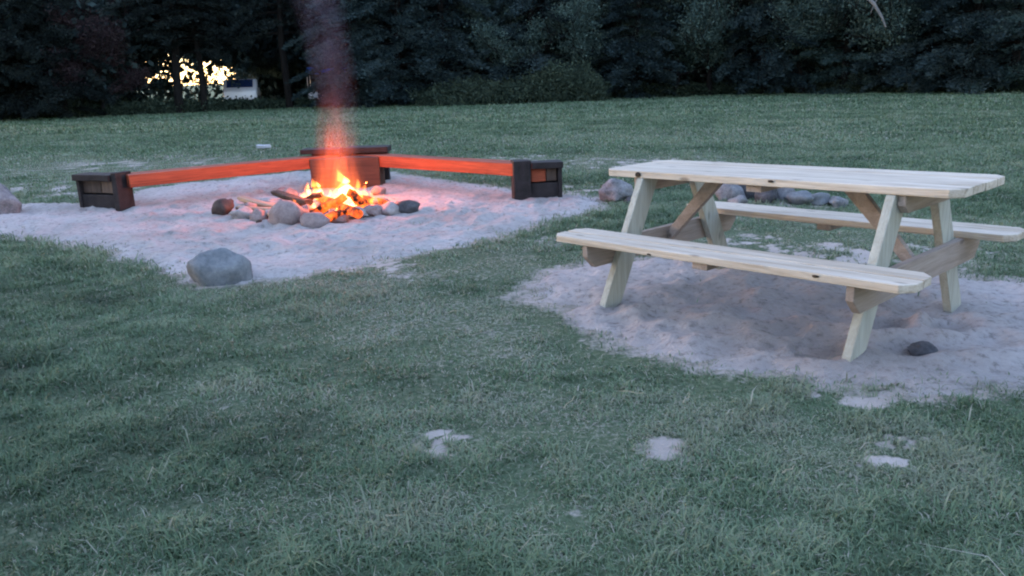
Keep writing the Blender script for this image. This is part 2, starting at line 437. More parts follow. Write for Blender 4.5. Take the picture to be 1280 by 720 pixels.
# ------------------------------------------------------------------ grass
def grass_field():
    V = []; T = []; F4 = []; F3 = []; base = 0
    bands = [(.5, 1.5, 9000, 1.2, 0), (1.5, 3.2, 26000, .9, .00), (3.2, 5.5, 13000, 1.15, 0), (5.5, 9, 5200, 1.6, 0), (9, 14, 2200, 2.4, 0), (14, 24, 600, 4.2, 0), (24, 44, 150, 8, 0)]
    for y0, y1, dens, ws, _ in bands:
        hw = lambda yy: .72 * yy + 2.4
        W = hw(y1)
        n = int(dens * 2 * W * (y1 - y0))
        x = rng.uniform(-W, W, n); y = rng.uniform(y0, y1, n)
        k = np.abs(x) < hw(y); x = x[k]; y = y[k]
        # thin by bare spots, by clumps
        clump = fbm(x * 6, y * 6, 71, 3); big = fbm(x * .8, y * .8, 73, 4)
        d = np.maximum(sheet_d(x, y, FIRE_SAND, 31), sheet_d(x, y, TABLE_SAND, 41))
        msk = sand_mask(x, y); wn = worn(x, y)
        p = np.clip(.80 + .9 * clump, .25, 1) * np.clip(1 - 1.0 * msk, 0, 1) * (1 - .55 * wn) * np.where(d > .02, .0, np.clip(.28 - d * 2.6, .2, 1))
        p = np.where(d > .02, .26 * np.exp(-(d - .02) / .10) + .012 * (y < 9), p)
        k = rng.random(len(x)) < p * np.where(np.abs(x) < .72 * y + .3, 1, .5)
        x, y, clump, big, msk, d, wn = (q[k] for q in (x, y, clump, big, msk, d, wn)); n = len(x)
        h = (.024 + .034 * rng.random(n) ** 1.7) * (1 + .8 * np.clip(clump, -.5, .6) + .5 * np.clip(fbm(x * 1.6, y * 1.6, 87, 3), -.35, .6)) * (1 - .35 * msk) * (1 + .12 * (ws - 1))
        tall = rng.random(n) < np.where(y < 5.5, .03, .02); h = np.where(tall, h * 1.7, h)
        wd = (.0016 + .0016 * rng.random(n)) * ws * np.where(tall, .7, 1)
        yaw = rng.uniform(0, 2 * PI, n)
        lean = .35 + 1.15 * rng.random(n)
        z = gz(x, y) + np.where(y < 14, .012 * fbm(x * 8, y * 8, 61, 3), 0) - .006
        ux, uy = np.cos(yaw), np.sin(yaw); px, py = -uy, ux
        fa = yaw + rng.normal(0, .9, n); qx, qy = np.cos(fa), np.sin(fa)
        big2 = fbm(x * 2.4, y * 2.4, 83, 3)
        tint = .40 + .20 * rng.normal(0, .5, n) + .30 * big + .36 * big2 + .36 * clump + .25 * msk + .30 * wn
        dead = rng.random(n) < (.045 + .16 * np.clip(fbm(x * 1.7, y * 1.7, 79, 3) + .2, 0, 1) + .25 * msk + .15 * np.clip(.3 + d, 0, 1) + .5 * (d > 0) + .55 * wn)
        tint = np.clip(np.where(dead, rng.uniform(.66, .98, n), np.clip(tint, 0, .7)), 0, 1)
        wisp = (rng.random(n) < .0035) & (y < 6); dead |= wisp
        h = np.where(wisp, h * 2.0, np.where(dead, h * .75, h)) * (1 - .35 * wn); lean = np.where(dead, lean + .4, lean)
        sx, sy = x, y
        b0 = np.stack([sx - px * wd, sy - py * wd, z], -1); b1 = np.stack([sx + px * wd, sy + py * wd, z], -1)
        mx_ = sx + ux * h * lean * .35; my = sy + uy * h * lean * .35; mz = z + h * .6
        m0 = np.stack([mx_ - qx * 0 - px * wd * .8, my - py * wd * .8, mz], -1); m1 = np.stack([mx_ + px * wd * .8, my + py * wd * .8, mz], -1)
        tp = np.stack([sx + ux * h * lean, sy + uy * h * lean, z + h * np.clip(1.05 - .35 * lean, .35, 1)], -1)
        v = np.stack([b0, b1, m1, m0, tp], 1).reshape(-1, 3)
        i = base + 5 * np.arange(n)
        F4.append(np.stack([i, i + 1, i + 2, i + 3], -1)); F3.append(np.stack([i + 3, i + 2, i + 4], -1))
        V.append(v); T.append(np.repeat(tint, 5)); base += 5 * n
    me = np_mesh('grass', np.concatenate(V), [np.concatenate(F4), np.concatenate(F3)])
    attr(me, 'tint', np.concatenate(T))
    o = link('grass', me, M['grass'])
    tag(o, 'short worn green grass mixed with dry blades covering the field', 'grass', kind='stuff')
grass_field()

# ------------------------------------------------------------------ trees
def tube(bm, pts, rads, seg=8, jitter=0, seed=0):
    pts = [Vector(p) for p in pts]; rings = []
    for i, p in enumerate(pts):
        d = (pts[min(i + 1, len(pts) - 1)] - pts[max(i - 1, 0)]).normalized()
        a = d.cross(Vector((.31, .17, .93)) if abs(d.z) < .9 else Vector((1, .1, 0))).normalized(); b = d.cross(a)
        rings.append([bm.verts.new(p + (a * math.cos(2 * PI * k / seg) + b * math.sin(2 * PI * k / seg)) * rads[i] *
                                   (1 + jitter * mnoise.noise(p * 3 + Vector((k * 1.7, seed, 0))))) for k in range(seg)])
    for i in range(len(rings) - 1):
        for k in range(seg):
            bm.faces.new((rings[i][k], rings[i][(k + 1) % seg], rings[i + 1][(k + 1) % seg], rings[i + 1][k]))
    bm.faces.new(rings[0][::-1]); bm.faces.new(rings[-1])

def leaf_quads(P, D, L, Wd, r):
    """small leaf-shaped quads at points P, pointing along D"""
    n = len(P)
    D = D / (np.linalg.norm(D, axis=1, keepdims=True) + 1e-9)
    rnd = r.normal(size=(n, 3)); S_ = np.cross(D, rnd); S_ /= (np.linalg.norm(S_, axis=1, keepdims=True) + 1e-9)
    L = L[:, None]; Wd = Wd[:, None]
    v = np.stack([P, P + D * L * .5 + S_ * Wd, P + D * L, P + D * L * .5 - S_ * Wd], 1).reshape(-1, 3)
    i = 4 * np.arange(n)
    return v, np.stack([i, i + 1, i + 2, i + 3], -1)

def conifer_proto(name, H, clear, rad, seed, leafmat, droop=.12, leaf=.20, dens=1.0, lean=0.0):
    r = np.random.default_rng(seed); rr = random.Random(seed)
    bm = bmesh.new()
    tp = [(lean * z + .12 * math.sin(z * .8 + seed), .1 * math.cos(z * .6 + seed), z) for z in np.linspace(-.1, H, 12)]
    tube(bm, tp, [max(.02, .17 * (H / 10) * (1 - i / 12) + .02) for i in range(12)], 9, .25, seed)
    P = []; D = []; L = []; W = []; T = []
    z = clear
    while z < H - .3:
        t = (z - clear) / (H - clear)
        n = rr.randint(4, 6)
        for k in range(n):
            a = 2 * PI * (k + rr.random() * .8) / n + z
            R_ = rad * ((1 - t) ** .75 * (.75 if t < .08 else 1)) * rr.uniform(.65, 1.15) + .25
            c0 = Vector((lean * z + .12 * math.sin(z * .8 + seed), .1 * math.cos(z * .6 + seed), z + rr.uniform(-.15, .15)))
            up = rr.uniform(-.05, .18)
            pts = []
            for s in np.linspace(0, 1, 6):
                pts.append(c0 + Vector((math.cos(a + .3 * s * rr.uniform(-1, 1)) * R_ * s, math.sin(a + .2 * s) * R_ * s, R_ * (up * s - droop * 2.2 * s * s))))
            tube(bm, pts, [.045 * (1 - .85 * s) * (.5 + R_ / rad * .6) for s in np.linspace(0, 1, 6)], 4)
            # feathery sprays on side twigs
            m = int(230 * R_ * dens)
            s = r.uniform(.18, 1.0, m) ** .8
            q = np.array([[*p] for p in pts]); fi = s * 5; i0 = np.minimum(fi.astype(int), 4); fr = (fi - i0)[:, None]
            c = q[i0] * (1 - fr) + q[i0 + 1] * fr
            side = r.normal(size=m) * .32 * (1.15 - s) * R_ ** .5
            px, py = -math.sin(a), math.cos(a)
            # clumping along the twig
            cl = np.round(side / .16) * .16 + r.normal(size=m) * .05
            off = np.stack([px * cl + math.cos(a) * np.abs(cl) * .5, py * cl + math.sin(a) * np.abs(cl) * .5, r.normal(size=m) * .06 + .02 - .2 * np.abs(cl)], -1)
            P.append(c + off)
            D.append(np.stack([math.cos(a) + r.normal(size=m) * .5 + px * np.sign(cl) * .6, math.sin(a) + r.normal(size=m) * .5 + py * np.sign(cl) * .6, r.normal(size=m) * .4 + .1], -1))
            L.append(leaf * .68 * r.uniform(.6, 1.3, m)); W.append(leaf * .12 * r.uniform(.7, 1.4, m))
            T.append(np.clip(.45 + .22 * r.normal(size=m) + rr.uniform(-.25, .25), 0, 1))
        z += rr.uniform(.34, .55)
    P, D, L, W, T = map(np.concatenate, (P, D, L, W, T))
    v, f = leaf_quads(P, D, L, W, r)
    lm = np_mesh(name + '_crown', v, [f]); attr(lm, 'tint', np.repeat(T, 4)); lm.materials.append(leafmat)
    tm = bm_mesh(name + '_trunk', bm); tm.materials.append(M['bark'])
    return tm, lm

def broad_proto(name, H, clear, rad, seed, leafmat, leaf=.10, n=44000):
    r = np.random.default_rng(seed); rr = random.Random(seed)
    bm = bmesh.new()
    tips = []
    def grow(p, d, ln, rd, lvl):
        pts = [p]; dd = Vector(d)
        for s in range(4):
            dd = (dd + Vector((rr.uniform(-.22, .22), rr.uniform(-.22, .22), rr.uniform(-.05, .16)))).normalized()
            pts.append(pts[-1] + dd * ln / 4)
        tube(bm, pts, [rd * (1 - .14 * i) for i in range(5)], 7 if lvl < 2 else 4)
        if lvl >= 1: tips.extend(pts[2:])
        if lvl < 3:
            for k in range(4 if lvl else 6):
                a = rr.uniform(0, 2 * PI); o = rr.uniform(.5, 1.1)
                nd = (dd + Vector((math.cos(a) * o, math.sin(a) * o, rr.uniform(-.35, .45)))).normalized()
                grow(pts[rr.randint(2, 4)], nd, ln * rr.uniform(.55, .78), rd * .5, lvl + 1)
    grow(Vector((0, 0, -.1)), (rr.uniform(-.1, .1), 0, 1), H * .42, .15 * H / 9, 0)
    for k in range(5):
        a = rr.uniform(0, 2 * PI); grow(Vector((0, 0, clear + rr.uniform(0, 1.2))), (math.cos(a), math.sin(a), .25), H * .26, .05, 1)
    tips = np.array([[*t] for t in tips]); tips = tips[tips[:, 2] > clear * .7]
    sc = rad / max(1e-3, np.percentile(np.hypot(tips[:, 0], tips[:, 1]), 92))
    c = tips[r.integers(0, len(tips), n // 24)]
    c = c * np.array([sc, sc, 1]) + r.normal(size=c.shape) * .16
    P = np.repeat(c, 24, 0) + r.normal(size=(len(c) * 24, 3)) * np.array([.22, .22, .14])
    D = r.normal(size=P.shape) + np.array([0, 0, -.3])
    L = leaf * r.uniform(.6, 1.3, len(P)); W = L * .33
    T = np.clip(np.repeat(r.uniform(.2, .8, len(c)), 24) + .15 * r.normal(size=len(P)), 0, 1)
    v, f = leaf_quads(P, D, L, W, r)
    lm = np_mesh(name + '_crown', v, [f]); attr(lm, 'tint', np.repeat(T, 4)); lm.materials.append(leafmat)
    tm = bm_mesh(name + '_trunk', bm); tm.materials.append(M['bark'])
    return tm, lm

PROTO = {
    'pineA': conifer_proto('pine', 12, 3.5, 3.0, 1, M['shadepine'], .10, .24, .8),
    'pineB': conifer_proto('pine', 11, 3.5, 2.7, 2, M['shadepine'], .16, .22, .8, .03),
    'shadeA': conifer_proto('pine', 11, .6, 3.1, 13, M['shadepine'], .14, .24, .85),
    'lowA': conifer_proto('pine', 11, .45, 3.1, 3, M['pine'], .14, .24, .85),
    'lowB': conifer_proto('pine', 10, .3, 2.8, 4, M['cedar'], .08, .20, .95),
    'lowC': conifer_proto('pine', 12, .7, 3.3, 5, M['pine'], .18, .26, .8),
    'broadA': broad_proto('broad', 9.5, 1.0, 2.6, 6, M['broad']),
    'broadB': broad_proto('broad', 8.5, .7, 2.4, 7, M['broad']),
    'red': broad_proto('broad', 7.0, .8, 2.1, 8, M['reddish']),
}
ORD = ['leftmost', 'second', 'third', 'fourth', 'fifth', 'sixth', 'seventh', 'eighth', 'ninth', 'tenth', 'eleventh', 'twelfth', 'thirteenth',
       'fourteenth', 'fifteenth', 'sixteenth', 'seventeenth', 'eighteenth', 'nineteenth', 'twentieth', 'twenty-first', 'twenty-second', 'twenty-third', 'twenty-fourth']
KIND = {'shadeA': ('pine_tree', 'low-branched pine shaded almost black'), 'pineA': ('pine_tree', 'tall bare-trunked pine'), 'pineB': ('pine_tree', 'slim bare-trunked pine'),
        'lowA': ('pine_tree', 'dark feathery pine'), 'lowB': ('cedar_tree', 'dense low-branched cedar'),
        'lowC': ('pine_tree', 'broad drooping pine'), 'broadA': ('leafy_tree', 'leafy tree with a rounded grey-green crown'),
        'broadB': ('leafy_tree', 'bushy leafy tree with low pale foliage'), 'red': ('leafy_tree', 'purplish leafy tree')}
# (pixel column, base row in the photograph, kind, scale)
TREES = [(-70, 150, 'shadeA', 1.0), (10, 148, 'shadeA', .95), (66, 145, 'shadeA', .9), (112, 143, 'red', .85), (216, 141, 'pineA', 1.0), (244, 139, 'pineB', .85),
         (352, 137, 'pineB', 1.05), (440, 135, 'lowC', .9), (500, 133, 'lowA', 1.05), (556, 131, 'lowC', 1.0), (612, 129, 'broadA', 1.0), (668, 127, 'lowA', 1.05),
         (735, 124, 'broadA', 1.0), (800, 121, 'lowA', 1.0), (850, 120.5, 'broadA', 1.0), (895, 120, 'broadB', 1.15), (960, 119, 'lowC', 1.0), (1015, 118.5, 'broadB', .95),
         (1065, 118, 'lowB', 1.0), (1120, 117.5, 'broadA', 1.1), (1175, 117, 'lowA', 1.0), (1230, 117, 'lowC', .95), (1290, 116.5, 'lowB', 1.05)]
for i, (u, v, k, s) in enumerate(TREES):
    x, y = at(u, v)
    dd = math.hypot(x, y); lim = 42.0
    if dd > lim: x, y = x * lim / dd, y * lim / dd
    y += 1.2; nm, desc = KIND[k]
    pos = ORD[i] + ' tree' if i else 'leftmost tree'
    t = empty(nm, (x, y, float(gz(x, y))), random.uniform(0, 6), label=f'{desc}, {pos} along the field edge', cat='tree', group='trees along the field edge')
    t.scale = (s, s, s)
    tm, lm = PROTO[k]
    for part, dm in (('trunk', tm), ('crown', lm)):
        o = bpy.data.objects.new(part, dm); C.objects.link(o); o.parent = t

# dense wood behind the front row, with one opening on the left where the dusk sky shows
def leafmass(name, boxes, leaf, mat, seed, label, cat):
    r = np.random.default_rng(seed); VV = []; FF = []; TT = []; b = 0
    for (a0, a1, d0, d1, z0, z1, n) in boxes:      # azimuth from +y, distance, height
        ncl = n // 30
        az = r.uniform(a0, a1, ncl); di = r.uniform(d0, d1, ncl)
        zz = z0 + (z1 - z0) * r.random(ncl)
        c = np.stack([np.sin(az) * di, np.cos(az) * di, zz], -1)
        P = np.repeat(c, 30, 0) + r.normal(size=(ncl * 30, 3)) * leaf * np.array([1.3, 1.3, .8])
        P[:, 2] = np.maximum(P[:, 2], .02)
        D = r.normal(size=P.shape); L = leaf * r.uniform(.6, 1.4, len(P))
        v, f = leaf_quads(P, D, L, L * .3, r)
        VV.append(v); FF.append(f + b); b += len(v)
        TT.append(np.repeat(np.clip(np.repeat(r.uniform(.1, .8, ncl), 30) + .15 * r.normal(size=len(P)), 0, 1), 4))
    me = np_mesh(name, np.concatenate(VV), [np.concatenate(FF)]); attr(me, 'tint', np.concatenate(TT))
    return tag(link(name, me, mat), label, cat, kind='stuff')
A = lambda u: math.atan((u - 640) / (FPX * 1.033))
leafmass('woodland', [(A(432), A(1420), 46, 54, 0, 9, 300000), (A(310), A(432), 49.5, 56, 2.6, 9, 40000), (A(322), A(440), 57, 62, 0, 9, 50000), (A(175), A(310), 47, 52, 0, 3.4, 900), (A(-120), A(170), 43, 44.5, 1.8, 5, 12000), (A(-120), A(60), 46, 52, 0, 8, 80000), (A(60), A(175), 46, 52, 0, 2.6, 4500), (A(60), A(175), 46, 52, 2.6, 8, 45000), (A(175), A(310), 46, 54, 3.4, 9, 60000),
                      (A(-120), A(1420), 46, 54, 9, 15, 60000), (A(1420), PI, 33, 38, 0, 15, 60000), (-PI, A(-120), 33, 38, 0, 15, 60000)],  # ring around the camera is unseen, added to block low sky light
         .42, M['pine'], 91, 'dark dense woodland behind the edge trees, with an added unseen ring around the camera', 'woodland')
leafmass('hanging_twigs', [(A(165), A(318), 43, 45, 1.2, 3.6, 2700), (A(50), A(170), 43, 45, .8, 3.2, 5200)], .13, M['pine'], 92, 'thin twigs and leaves hanging in the bright gap under the trees', 'twigs')
# undergrowth at the feet of the trees
def undergrowth():
    r = np.random.default_rng(5); boxes = []
    for u in range(-120, 1400, 14):
        v = np.interp(u, [0, 150, 300, 500, 640, 750, 900, 1280], [148, 143, 137, 132, 127, 121, 119, 117])
        x, y = at(u, v); d = min(math.hypot(x, y), 42) + 1.0
        a = math.atan2(x, y); da = .008
        h = np.interp(u, [0, 90, 170, 280, 410, 470, 560, 760, 820, 1280], [1.1, .9, .5, .36, .3, .8, 1.0, .9, .45, .4]) * r.uniform(.6, 1.25)
        boxes.append((a - da * 1.5, a + da * 1.5, d, d + 2.4, 0, h, int(1500 + 1800 * h)))
    leafmass('undergrowth', boxes, .13, M['brush'], 6, 'low tangled undergrowth along the foot of the trees', 'undergrowth')
undergrowth()

def bush(name, loc, rx, rz, n, leaf, mat, seed, label, stems=9):
    r = np.random.default_rng(seed); rr = random.Random(seed)
    t = empty(name, (loc[0], loc[1], float(gz(*loc))), 0, label=label, cat='bush')
    bm = bmesh.new(); ends = []
    for k in range(stems):
        a = 2 * PI * k / stems + rr.random(); e = Vector((math.cos(a) * rx * rr.uniform(.3, .9), math.sin(a) * rx * rr.uniform(.3, .9), rz * rr.uniform(.6, 1)))
        pts = [Vector((0, 0, -.05)), e * .35 + Vector((0, 0, rz * .15)), e * .7 + Vector((0, 0, rz * .1)), e]
        tube(bm, pts, [.025, .02, .014, .006], 5); ends.append(e)
    link('stem', bm_mesh('stem', bm), M['bark'], t)
    ncl = n // 25
    th = r.uniform(0, 2 * PI, ncl); ph = np.arccos(r.uniform(0, 1, ncl)); rad = r.uniform(.35, 1, ncl) ** .5 * (1 + .25 * np.sin(th * 3 + 1) * np.sin(ph * 4))
    c = np.stack([np.cos(th) * np.sin(ph) * rx * rad, np.sin(th) * np.sin(ph) * rx * rad * .8, np.cos(ph) * rz * rad + .05], -1)
    P = np.repeat(c, 25, 0) + r.normal(size=(ncl * 25, 3)) * leaf * 1.1; P[:, 2] = np.maximum(P[:, 2], .01)
    D = np.repeat(c, 25, 0) / rx + r.normal(size=P.shape) * .8 + np.array([0, 0, .5]); L = leaf * r.uniform(.6, 1.5, len(P))
    v, f = leaf_quads(P, D, L, L * .25, r)
    me = np_mesh('foliage', v, [f]); attr(me, 'tint', np.repeat(np.clip(np.repeat(r.uniform(.3, .9, ncl), 25) + .15 * r.normal(size=len(P)), 0, 1), 4))
    link('foliage', me, mat, t)
    return t
def far(u, d, v=0):
    x, y = at(u, 200); k = d / math.hypot(x, y); return (x * k, y * k)
bush('bush', far(704, 39.5), 2.1, 1.5, 22000, .13, M['brush'], 15, 'pale rounded bush standing out in front of the dark trees')
bush('bush', far(606, 40), 3.2, 1.0, 20000, .13, M['brush'], 16, 'low wide bush to the left of the pale rounded bush')

# bare pale branch hanging out of the dark foliage on the right
def bare_branch():
    bx, by = far(1079, 34.2)
    t = empty('dead_branch', (bx, by, 0), 0, label='bare pale branch reaching down out of the dark trees', cat='branch')
    # the dead branch grows from a thin dead stem that stands among the trees
    bm = bmesh.new()
    p = [(-1.6, 3.4, 4.6), (-1.2, 1.5, 4.6), (-.95, .5, 4.2), (-.55, .15, 3.95), (-.1, 0, 3.5), (.25, 0, 3.0), (.45, .05, 2.65)]
    tube(bm, p, [.08, .075, .07, .065, .06, .045, .03], 7, .2)
    tube(bm, [(-.35, .15, 4.05), (.0, .1, 4.12), (.35, .1, 4.05)], [.025, .015, .006], 5)
    tube(bm, [(.02, 0, 3.65), (-.12, 0, 3.35), (-.16, .05, 3.15)], [.02, .012, .005], 5)
    link('branch', bm_mesh('branch', bm), M['deadwood'], t)
bare_branch()

# ------------------------------------------------------------------ things seen through the trees on the left
def blob_box(bm, x0, x1, y0, y1, z0, z1):
    prism(bm, [(x0, y0), (x1, y0), (x1, y1), (x0, y1)], z0, z1)
def car():
    x, y = far(313, 47.5)
    t = empty('parked_car', (x, y, 0), R(104), label='white car with dark blue windows parked beyond the trees', cat='car')
    prof = [(-2.1, .35), (2.1, .35), (2.15, .62), (2.05, .86), (1.25, .98), (.55, 1.45), (-1.2, 1.52), (-1.95, 1.08), (-2.15, .95), (-2.2, .5)]
    bm = bmesh.new(); prism(bm, prof, -.85, .85, 'y'); bevel(bm, .09, 3)
    o = link('body', bm_mesh('body', bm), M['carwhite'], t, smooth=True)
    g = bmesh.new(); prism(g, [(-1.1, 1.06), (.95, 1.04), (.48, 1.39), (-1.05, 1.45)], -.87, .87, 'y')
    link('side_window', bm_mesh('side_window', g), M['glass'], t)
    g = bmesh.new(); prism(g, [(-1.93, 1.10), (-1.30, 1.46), (-1.34, 1.49), (-1.97, 1.13)], -.66, .66, 'y'); link('rear_window', bm_mesh('rear_window', g), M['glass'], t)
    g = bmesh.new(); prism(g, [(1.26, 1.01), (.62, 1.42), (.66, 1.45), (1.30, 1.04)], -.66, .66, 'y'); link('windscreen', bm_mesh('windscreen', g), M['glass'], t)
    for wx in (-1.3, 1.35):
        for wy in (-.80, .80):
            g = bmesh.new(); bmesh.ops.create_cone(g, cap_ends=True, segments=28, radius1=.33, radius2=.33, depth=.2)
            bmesh.ops.rotate(g, verts=g.verts, matrix=Matrix.Rotation(PI / 2, 3, 'X')); bmesh.ops.translate(g, verts=g.verts, vec=(wx, wy * 1.02, .33)); bevel(g, .03, 2)
            link('wheel', bm_mesh('wheel', g), M['rubber'], t)
    return t
car()
def lawn_chair():
    x, y = far(402, 44.0)
    t = empty('lawn_chair', (x, y, .0), R(170), label='white plastic lawn chair standing under the blue canopy', cat='chair')
    W = M['litter']
    g = bmesh.new(); prism(g, [(-.25, -.24), (.25, -.24), (.23, .24), (-.23, .24)], .42, .45); bevel(g, .01); link('seat', bm_mesh('seat', g), W, t)
    g = bmesh.new(); prism(g, [(-.24, .45), (-.22, .95), (-.12, 1.06), (.12, 1.06), (.22, .95), (.24, .45)], .25, .28, 'y'); bevel(g, .01); link('backrest', bm_mesh('backrest', g), W, t)
    for sx in (-1, 1):
        for sy in (-1, 1):
            g = bmesh.new(); tube(g, [(sx * .24, sy * .22, .43), (sx * .31, sy * .28, 0)], [.03, .022], 8); link('leg', bm_mesh('leg', g), W, t)
        g = bmesh.new(); tube(g, [(sx * .25, .24, .66), (sx * .29, 0, .67), (sx * .28, -.24, .62), (sx * .26, -.24, .44)], [.022] * 4, 8); link('armrest', bm_mesh('armrest', g), W, t)
lawn_chair()
def canopy():
    x, y = far(418, 46)
    t = empty('tarp_canopy', (x, y, .0), R(8), label='bright blue tarpaulin canopy on thin poles beyond the trees', cat='canopy')
    n = 14; g = bmesh.new(); vs = [[None] * n for _ in range(n)]
    for i in range(n):
        for j in range(n):
            a, b = i / (n - 1) * 2 - 1, j / (n - 1) * 2 - 1
            vs[i][j] = g.verts.new((a * 1.05, b * .8, 1.72 + .32 * (1 - abs(b)) - .09 * math.cos(a * 2) + .03 * math.sin(7 * a + 3 * b)))
    for i in range(n - 1):
        for j in range(n - 1): g.faces.new((vs[i][j], vs[i + 1][j], vs[i + 1][j + 1], vs[i][j + 1]))
    bmesh.ops.solidify(g, geom=g.faces[:], thickness=.012)
    link('tarpaulin', bm_mesh('tarpaulin', g), M['tarp'], t, smooth=True)
    for sx in (-1, 1):
        for sy in (-1, 1):
            g = bmesh.new(); tube(g, [(sx * 1.0, sy * .76, -.05), (sx * 1.0, sy * .76, 1.72)], [.018, .018], 8); link('pole', bm_mesh('pole', g), M['litter'], t)
canopy()

# ------------------------------------------------------------------ picnic table
def picnic_table():
    T = empty('picnic_table', (1.517, 4.415, -.003), 0, label='new pale pine picnic table with attached benches standing on the sand', cat='picnic table')
    T.rotation_euler = (.0056, -.0185, -.832)
    L, W, TH, SH, SO = 2.05, .635, .768, .434, .650
    LX, FS, TS = .752, .612, .24
    pw, pb = M['pine_wood'], M['pine_beam']
    def boards(name, y0, y1, n, z1, th, clip, seed):
        bm = bmesh.new(); w = (y1 - y0) / n; g = .009; h = L / 2
        rr = random.Random(seed)
        for i in range(n):
            a, b = y0 + i * w + g / 2, y0 + (i + 1) * w - g / 2
            e0, e1 = h + rr.uniform(-.004, .004), h + rr.uniform(-.004, .004)
            pts = [(-e0, a), (e1, a), (e1, b), (-e0, b)]
            if i == 0: pts = [(-e0, a + clip), (-e0 + clip * .9, a), (e1 - clip * .9, a), (e1, a + clip), (e1, b), (-e0, b)]
            if i == n - 1:
                pts = [(-e0, a), (e1, a), (e1, b - clip), (e1 - clip * .9, b), (-e0 + clip * .9, b), (-e0, b - clip)]
            dz = rr.uniform(-.0015, .0015)
            b2 = bmesh.new(); prism(b2, pts, z1 - th + dz, z1 + dz); bevel(b2, .004, 2)
            tmp = bpy.data.meshes.new('t'); b2.to_mesh(tmp); b2.free(); bm.from_mesh(tmp); bpy.data.meshes.remove(tmp)
        return link(name, bm_mesh(name, bm), pw, T)
    boards('tabletop', -W / 2, W / 2, 4, TH, .040, .055, 1)
    boards('bench_seat', -SO - .14, -SO + .14, 2, SH, .038, .055, 2)
    boards('bench_seat', SO - .14, SO + .14, 2, SH, .038, .055, 3)
    def piece(name, pts, a0, a1, ax, mat, bv=.004):
        bm = bmesh.new(); prism(bm, pts, a0, a1, ax); bevel(bm, bv, 2); return link(name, bm_mesh(name, bm), mat, T)
    zt = TH - .041
    for sx in (-1, 1):
        x0, x1 = sorted((sx * LX, sx * (LX - .044)))
        for sy in (-1, 1):
            hw = .078; dz = -.06
            k = (FS - TS) / zt
            pts = [(sy * TS - hw, zt), (sy * TS + hw, zt), (sy * (FS - k * dz * 1) + hw, dz), (sy * (FS - k * dz * 1) - hw, dz)]
            piece('leg', pts, x0, x1, 'x', M['pine_leg'])
        # seat-bearing cross beam on the outer side of the legs
        x0, x1 = sorted((sx * (LX + .001), sx * (LX + .039)))
        zb = SH - .039
        piece('seat_beam', [(-.77, zb), (.77, zb), (.77, zb - .07), (.70, zb - .14), (-.70, zb - .14), (-.77, zb - .07)], x0, x1, 'x', pb)
        piece('top_cleat', [(-.295, zt), (.295, zt), (.295, zt - .05), (.25, zt - .088), (-.25, zt - .088), (-.295, zt - .05)], x0, x1, 'x', pb)
        # diagonal brace from the beam up to the underside of the top
        a = Vector((sx * (LX - .002), 0, zb - .07)); b = Vector((sx * .37, 0, zt - .002))
        w = .044
        piece('brace', [(a.x, a.z - w * .9), (a.x, a.z + w * .9), (b.x + sx * w * 1.7, b.z), (b.x - sx * w * .9, b.z)], -.02, .02, 'y', pb)
    for sy in (-1, 1):
        y0, y1 = sorted((sy * (SO - .12), sy * (SO + .115)))
        piece('seat_cleat', [(-.045, SH - .0385), (.045, SH - .0385), (.045, SH - .077), (-.045, SH - .077)], y0, y1, 'y', pb)
    piece('top_cleat', [(-.045, zt), (.045, zt), (.045, zt - .038), (-.045, zt - .038)], -.28, .28, 'y', pb)
    # dark knots and a missing bark edge on the long edges
    kn = mat_plain('dark knot', (.03, .022, .016), .8, .2, .3)
    for (kx, ky, z, rx, rz) in ((-.745, -W / 2, TH - .019, .021, .015), (.12, -W / 2, TH - .010, .018, .007), (.62, -SO - .14, SH - .014, .016, .006), (-.30, -SO - .14, SH - .031, .014, .005)):
        g = bmesh.new(); bmesh.ops.create_uvsphere(g, u_segments=14, v_segments=8, radius=1)
        bmesh.ops.scale(g, verts=g.verts, vec=(rx, .004, rz)); bmesh.ops.translate(g, verts=g.verts, vec=(kx, ky, z)); rough_up(g, .003, 40)
        link('knot', bm_mesh('knot', g), kn, T, smooth=True)
picnic_table()

# ------------------------------------------------------------------ L-shaped timber bench
def bxm(bm, x0, x1, y0, y1, z0, z1):
    b2 = bmesh.new(); prism(b2, [(x0, y0), (x1, y0), (x1, y1), (x0, y1)], z0, z1)
    bmesh.ops.subdivide_edges(b2, edges=b2.edges[:], cuts=3, use_grid_fill=True); rough_up(b2, .006, 6, x0 * 3); bevel(b2, .008, 2)
    tmp = bpy.data.meshes.new('t'); b2.to_mesh(tmp); b2.free(); bm.from_mesh(tmp); bpy.data.meshes.remove(tmp)
def one(name, mat, T, *a, label=None):
    bm = bmesh.new(); bxm(bm, *a); o = link(name, bm_mesh(name, bm), mat, T)
    if label: o['label'] = label
    return o
def support(loc, rz, W, mirror, label, D=.24, PW=.15):
    """front face along local x (0..W), body behind it in +y; the upright plank sits at the inner end"""
    T = empty('bench_support', (loc[0], loc[1], -.02), rz, label=label, cat='bench support', group='charred timber supports of the corner bench')
    B = M['black']; H = .43
    xs = lambda a, b: (W - b, W - a) if mirror else (a, b)
    pa = xs(0, PW)
    one('upright_plank', B, T, pa[0], pa[1], 0, D, 0, H + .02)
    b = xs(PW + .005, W); one('cap', B, T, b[0], b[1], -.03, D, H - .07, H)
    b = xs(PW + .005, W - .02); one('lower_block', B, T, b[0], b[1], .03, D - .02, 0, H - .075 - .15)
    b = xs(W - .05, W - .004); one('outer_plank', B, T, b[0], b[1], .012, D - .02, .01, H - .06)
    b = xs(PW, W - .05); one('back_plank', B, T, b[0], b[1], D - .035, D - .003, .01, H - .06)
    return T
pL = at(99, 264); pN = at(151, 266)
aL = math.atan2(pN[1] - pL[1], pN[0] - pL[0])
